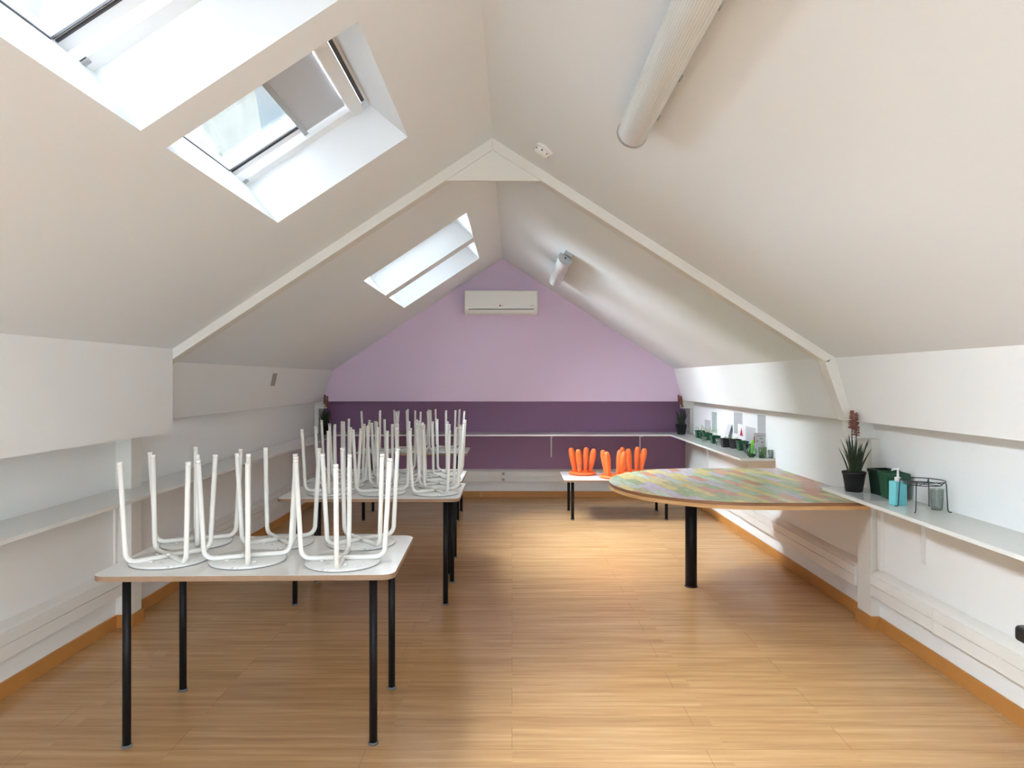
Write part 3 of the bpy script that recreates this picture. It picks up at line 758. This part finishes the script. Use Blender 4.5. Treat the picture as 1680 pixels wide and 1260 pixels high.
mb = MB(); mb.tube([(0, 0, .03), (.005, 0, .10), (.012, .0, .15)], [.006, .012, .010], 10); mb.build('stem', 'lime_plastic', t)
o = MB().prism([(-.035, .0), (.0, .0), (.012, .07), (.04, .085), (.045, .115), (-.01, .12), (-.03, .07)], -.012, .012, axis='y').build('watering_can_toy', 'lime_plastic', bevel=.005)
o.name = 'spray_toy'; o.location = (2.125, 6.22, ZS); o.scale = (.8, .9, 1.22); tag(o, 'bright lime green plastic spray head behind round vase', 'toy')
t = thing('seed_pouch', (2.15, 6.17, ZS), 'grey and white printed pouch standing by the green cup', 'pouch', rz=-.1)
mb = MB(); mb.hexa([(-.045, -.02, 0), (.045, -.02, 0), (.045, .02, 0), (-.045, .02, 0), (-.05, -.003, .20), (.05, -.003, .20), (.05, .003, .20), (-.05, .003, .20)])
mb.build('pouch', 'paper_plain', t, bevel=.004)
MB().box(-.05, -.042, -.0135, -.009, .11, .17).build('red_stripe', 'print_red', t)
mb = MB()
for (x, z, w_, h_) in ((-.02, .13, .016, .014), (.012, .15, .022, .008), (.02, .12, .018, .012), (0, .175, .05, .005)): mb.box(x-w_/2, x+w_/2, -.0165+z*.045, -.009, z-h_/2, z+h_/2)
mb.build('print', 'print_grey', t)
t = thing('sprouting_cup', (2.13, 6.04, ZS), 'clear cup filled with bright green sprouts at end of far shelf', 'cup')
MB().lathe([(.030, 0), (.036, .088), (.034, .088), (.028, .003), (0, .003)], seg=24).build('cup', 'cup_glass', t)
MB().lathe([(0, .005), (.025, .006), (.030, .075), (.018, .082), (0, .078)], seg=20).build('sprouts', 'grass_green', t)
cup('plastic_cup', 2.182, 5.99, .022, .07, 'small clear cup at the very end of far shelf')

def wallx(px): return WR*F/(px-CX)
def wall_paper(px0, px1, py0, py1, m, label, name='paper_sheet', x=WR, group=None, thk=.0015):
    y1, y0 = x*F/(px0-CX), x*F/(px1-CX)
    ym = (y0+y1)/2; za = H-(py0-CY)*ym/F; zb = H-(py1-CY)*ym/F
    zb = max(zb, ZS+.0005)
    o = MB().box(x-thk, x, -(y1-y0)/2, (y1-y0)/2, 0, za-zb).build(name, m); o.location = (0, ym, zb)
    return tag(o, label, 'paper', group)
wall_paper(1168, 1176, 676, 709, 'paper_green_print', 'narrow green patterned sheet on wall above green seedling pots')
wall_paper(1156.5, 1166, 689, 708, 'paper_plain', 'small grey card on wall behind the green seedlings', 'card')
wall_paper(1204, 1218, 677, 712, 'paper_print', 'tall grey printed sheet on wall above black seedling pots')
wall_paper(1243, 1256, 681, 716, 'paper_print', 'tall printed sheet on wall behind the printed pouch')
wall_paper(1224, 1240, 701, 728, 'paper_plain', 'plain grey card on wall behind the lime green spray head', 'card')
# white sheet with a red triangle
t = thing('paper_sheet', (WR, wallx(1217), .98), 'white sheet with small red figure, lower than the grey sheets', 'paper')
MB().box(-.0035, -.0018, -.11, .11, -.12, .09).build('sheet', 'paper_white', t)
MB().prism([(-.045, -.02), (.045, -.02), (.0, .06)], -.0045, -.0034, axis='x').build('red_figure', 'print_red', t)
t = MB().hexa([(-.02, -.06, 0), (-.015, -.06, 0), (-.015, .06, 0), (-.02, .06, 0), (.060, -.055, .21), (.065, -.055, .21), (.065, .065, .21), (.060, .065, .21)]).build('leaning_paper', 'paper_plain')
t.location = (2.143, 7.17, ZS); tag(t, 'blank grey paper leaning against wall between green and black pots', 'paper')

# grey tape on the left leaning panel
def panelpt(px, py):   # intersect ray with leaning left panel
    d = Vector(((px-CX)/F, 1, -(py-CY)/F)); n = Vector((KL[1]-PL[1], 0, -(KL[0]-PL[0]))); p0 = Vector((PL[0], 0, PL[1]))
    o_ = Vector((0, 0, H)); return o_+d*((p0-o_).dot(n)/d.dot(n)), n.normalized()
q = [panelpt(*p) for p in ((443.5, 633), (450.5, 633), (455, 612.5), (448, 612.5))]
n_ = q[0][1]
if n_.x < 0: n_ = -n_
c0 = sum((p[0] for p in q), Vector())/4
o = MB().hexa([p[0]-c0 for p in q]+[p[0]-c0+n_*.002 for p in q]).build('adhesive_strip', 'tape_grey'); o.location = c0
tag(o, 'small grey strip stuck on the left leaning panel', 'sticker')

# ------------------------------------------------------------------ air conditioner
t = thing('air_conditioner', (-.13, YU, 2.285), 'white wall-mounted air conditioner high on the purple gable', 'air conditioner')
MB().prism([(0, .0), (-.13, .0), (-.185, .035), (-.20, .07), (-.20, .262), (-.185, .283), (0, .283)], -.436, .436, axis='x').build('casing', 'ac_white', t, bevel=.006, bseg=3)
MB().box(-.425, .425, -.2035, -.199, .078, .272).build('front_panel', 'ac_white', t, bevel=.002)
fl = MB().hexa([(-.385, -.172, .010), (.385, -.172, .010), (.385, -.16, .010), (-.385, -.16, .010), (-.385, -.2035, .050), (.385, -.2035, .050), (.385, -.19, .05), (-.385, -.19, .05)]).build('air_flap', 'ac_white', t, bevel=.003)
MB().box(-.39, .39, -.2025, -.195, .053, .060).build('outlet_slot', 'dark_slot', t)
RX90 = Matrix.Rotation(PI/2, 4, 'X')
text_mesh('LG', .022, 'logo_text', 'print_grey', t, Matrix.Translation((.012, -.2045, .098)) @ RX90)
lg = MB().lathe([(.0095, 0), (.0095, .001), (0, .001)], (0, 0, 0), 20).build('logo_disc', 'print_red', t); lg.matrix_local = Matrix.Translation((-.012, -.2035, .098)) @ RX90
text_mesh('INVERTER', .014, 'model_text', 'print_grey', t, Matrix.Translation((.37, -.2045, .098)) @ RX90)

# ------------------------------------------------------------------ ceiling lights on the right slope
def lamp(x, y0, y1, label, end_near):
    z = zr(x); ang = math.atan(SR)
    t = thing('ceiling_light', (x, (y0+y1)/2, z), label, 'ceiling light', 'tube lights on the right slope')
    t.rotation_euler = (0, ang, 0)
    h = (y1-y0)/2
    MB().box(-.035, .035, -h+.02, h-.02, -.03, 0.0).build('base_tray', 'metal_grey', t)
    p = []
    for k in range(17):
        a = math.radians(-200+220*k/16)
        p.append((.062*math.cos(a), -.062+.050*math.sin(a)))
    MB().prism(p, -h+.004, h-.004).build('diffuser', 'lamp_diffuser', t)
    for s in (-1, 1):
        q = [(x_*1.04, (z_+.062)*1.04-.062) for x_, z_ in p]
        e = MB().prism(q, min(s*h, s*(h-.025)), max(s*h, s*(h-.025))).build('end_cap', 'metal_grey', t)
    MB().lathe([(.008, 0), (.008, .002), (0, .002)], seg=12).build('screw', 'dark_slot', t).matrix_local = Matrix.Translation((0, -h-.0001, -.062)) @ RX90
    for yy in (-.35, .1, .45):
        MB().box(.054, .066, yy, yy+.022, -.056, -.040).build('clip', 'metal_grey', t)
lamp(.525, 1.5, 2.93, 'long ribbed tube light on right slope near the camera', False)
lamp(.488, 6.03, 7.50, 'ribbed tube light on right slope beyond the rafter', True)

# smoke detector
x = .18; t = thing('smoke_detector', (x, 3.93, zr(x)), 'round white smoke detector on the right slope near the ridge', 'smoke detector'); t.rotation_euler = (0, math.atan(SR), 0)
MB().lathe([(.055, 0), (.055, -.014), (.050, -.016)], seg=28).build('base', 'white_powder', t)
MB().lathe([(.047, -.016), (.047, -.030), (.034, -.046), (0, -.048)], seg=28).build('sensor_head', 'white_powder', t)
mb = MB()
for k in range(8):
    a = k*PI/4; mb.box(.043*math.cos(a)-.004, .043*math.cos(a)+.004, .043*math.sin(a)-.004, .043*math.sin(a)+.004, -.034, -.026)
mb.build('vent_slot', 'dark_slot', t)

# ------------------------------------------------------------------ black armchair tip at the right edge of the frame
t = thing('office_chair', (1.755, 1.86, 0), 'black office chair armrest just showing at the right frame edge', 'chair')
for s in (-1, 1):
    ar = MB().prism(rrect(.055, .26, .018), .732, .776, axis='z').build('armrest', 'chair_black', t, loc=(s*.245, .115, 0), bevel=.010, bseg=3)
    MB().tube([(0, -.02, .735), (0, -.04, .45), (-s*.06, -.05, .40)], .014, 10).build('armrest_post', 'chair_black', ar)
MB().prism(rrect(.40, .42, .07), .40, .47, axis='z').build('seat', 'chair_black', t, loc=(0, 0, 0), bevel=.02, bseg=3)
MB().prism(rrect(.29, .05, .02), .56, 1.0, axis='z').build('backrest', 'chair_black', t, loc=(0, -.24, 0), bevel=.015)
MB().tube([(0, -.15, .43), (0, -.27, .46), (0, -.275, .60)], .018, 10).build('back_support', 'chair_black', t)
MB().lathe([(.025, .08), (.025, .40), (0, .40)], seg=16).build('column', 'black_metal', t)
for k in range(5):
    a = 2*PI*k/5+.3
    lgx = MB().tube([(0, 0, .09), (.22*math.cos(a), .22*math.sin(a), .065)], [.022, .014], 10).build('base_arm', 'black_metal', t)
    MB().lathe([(0, 0), (.02, .004), (.026, .026), (.02, .048), (0, .052)], (.22*math.cos(a), .22*math.sin(a), 0), 14).build('castor', 'black_metal', lgx)
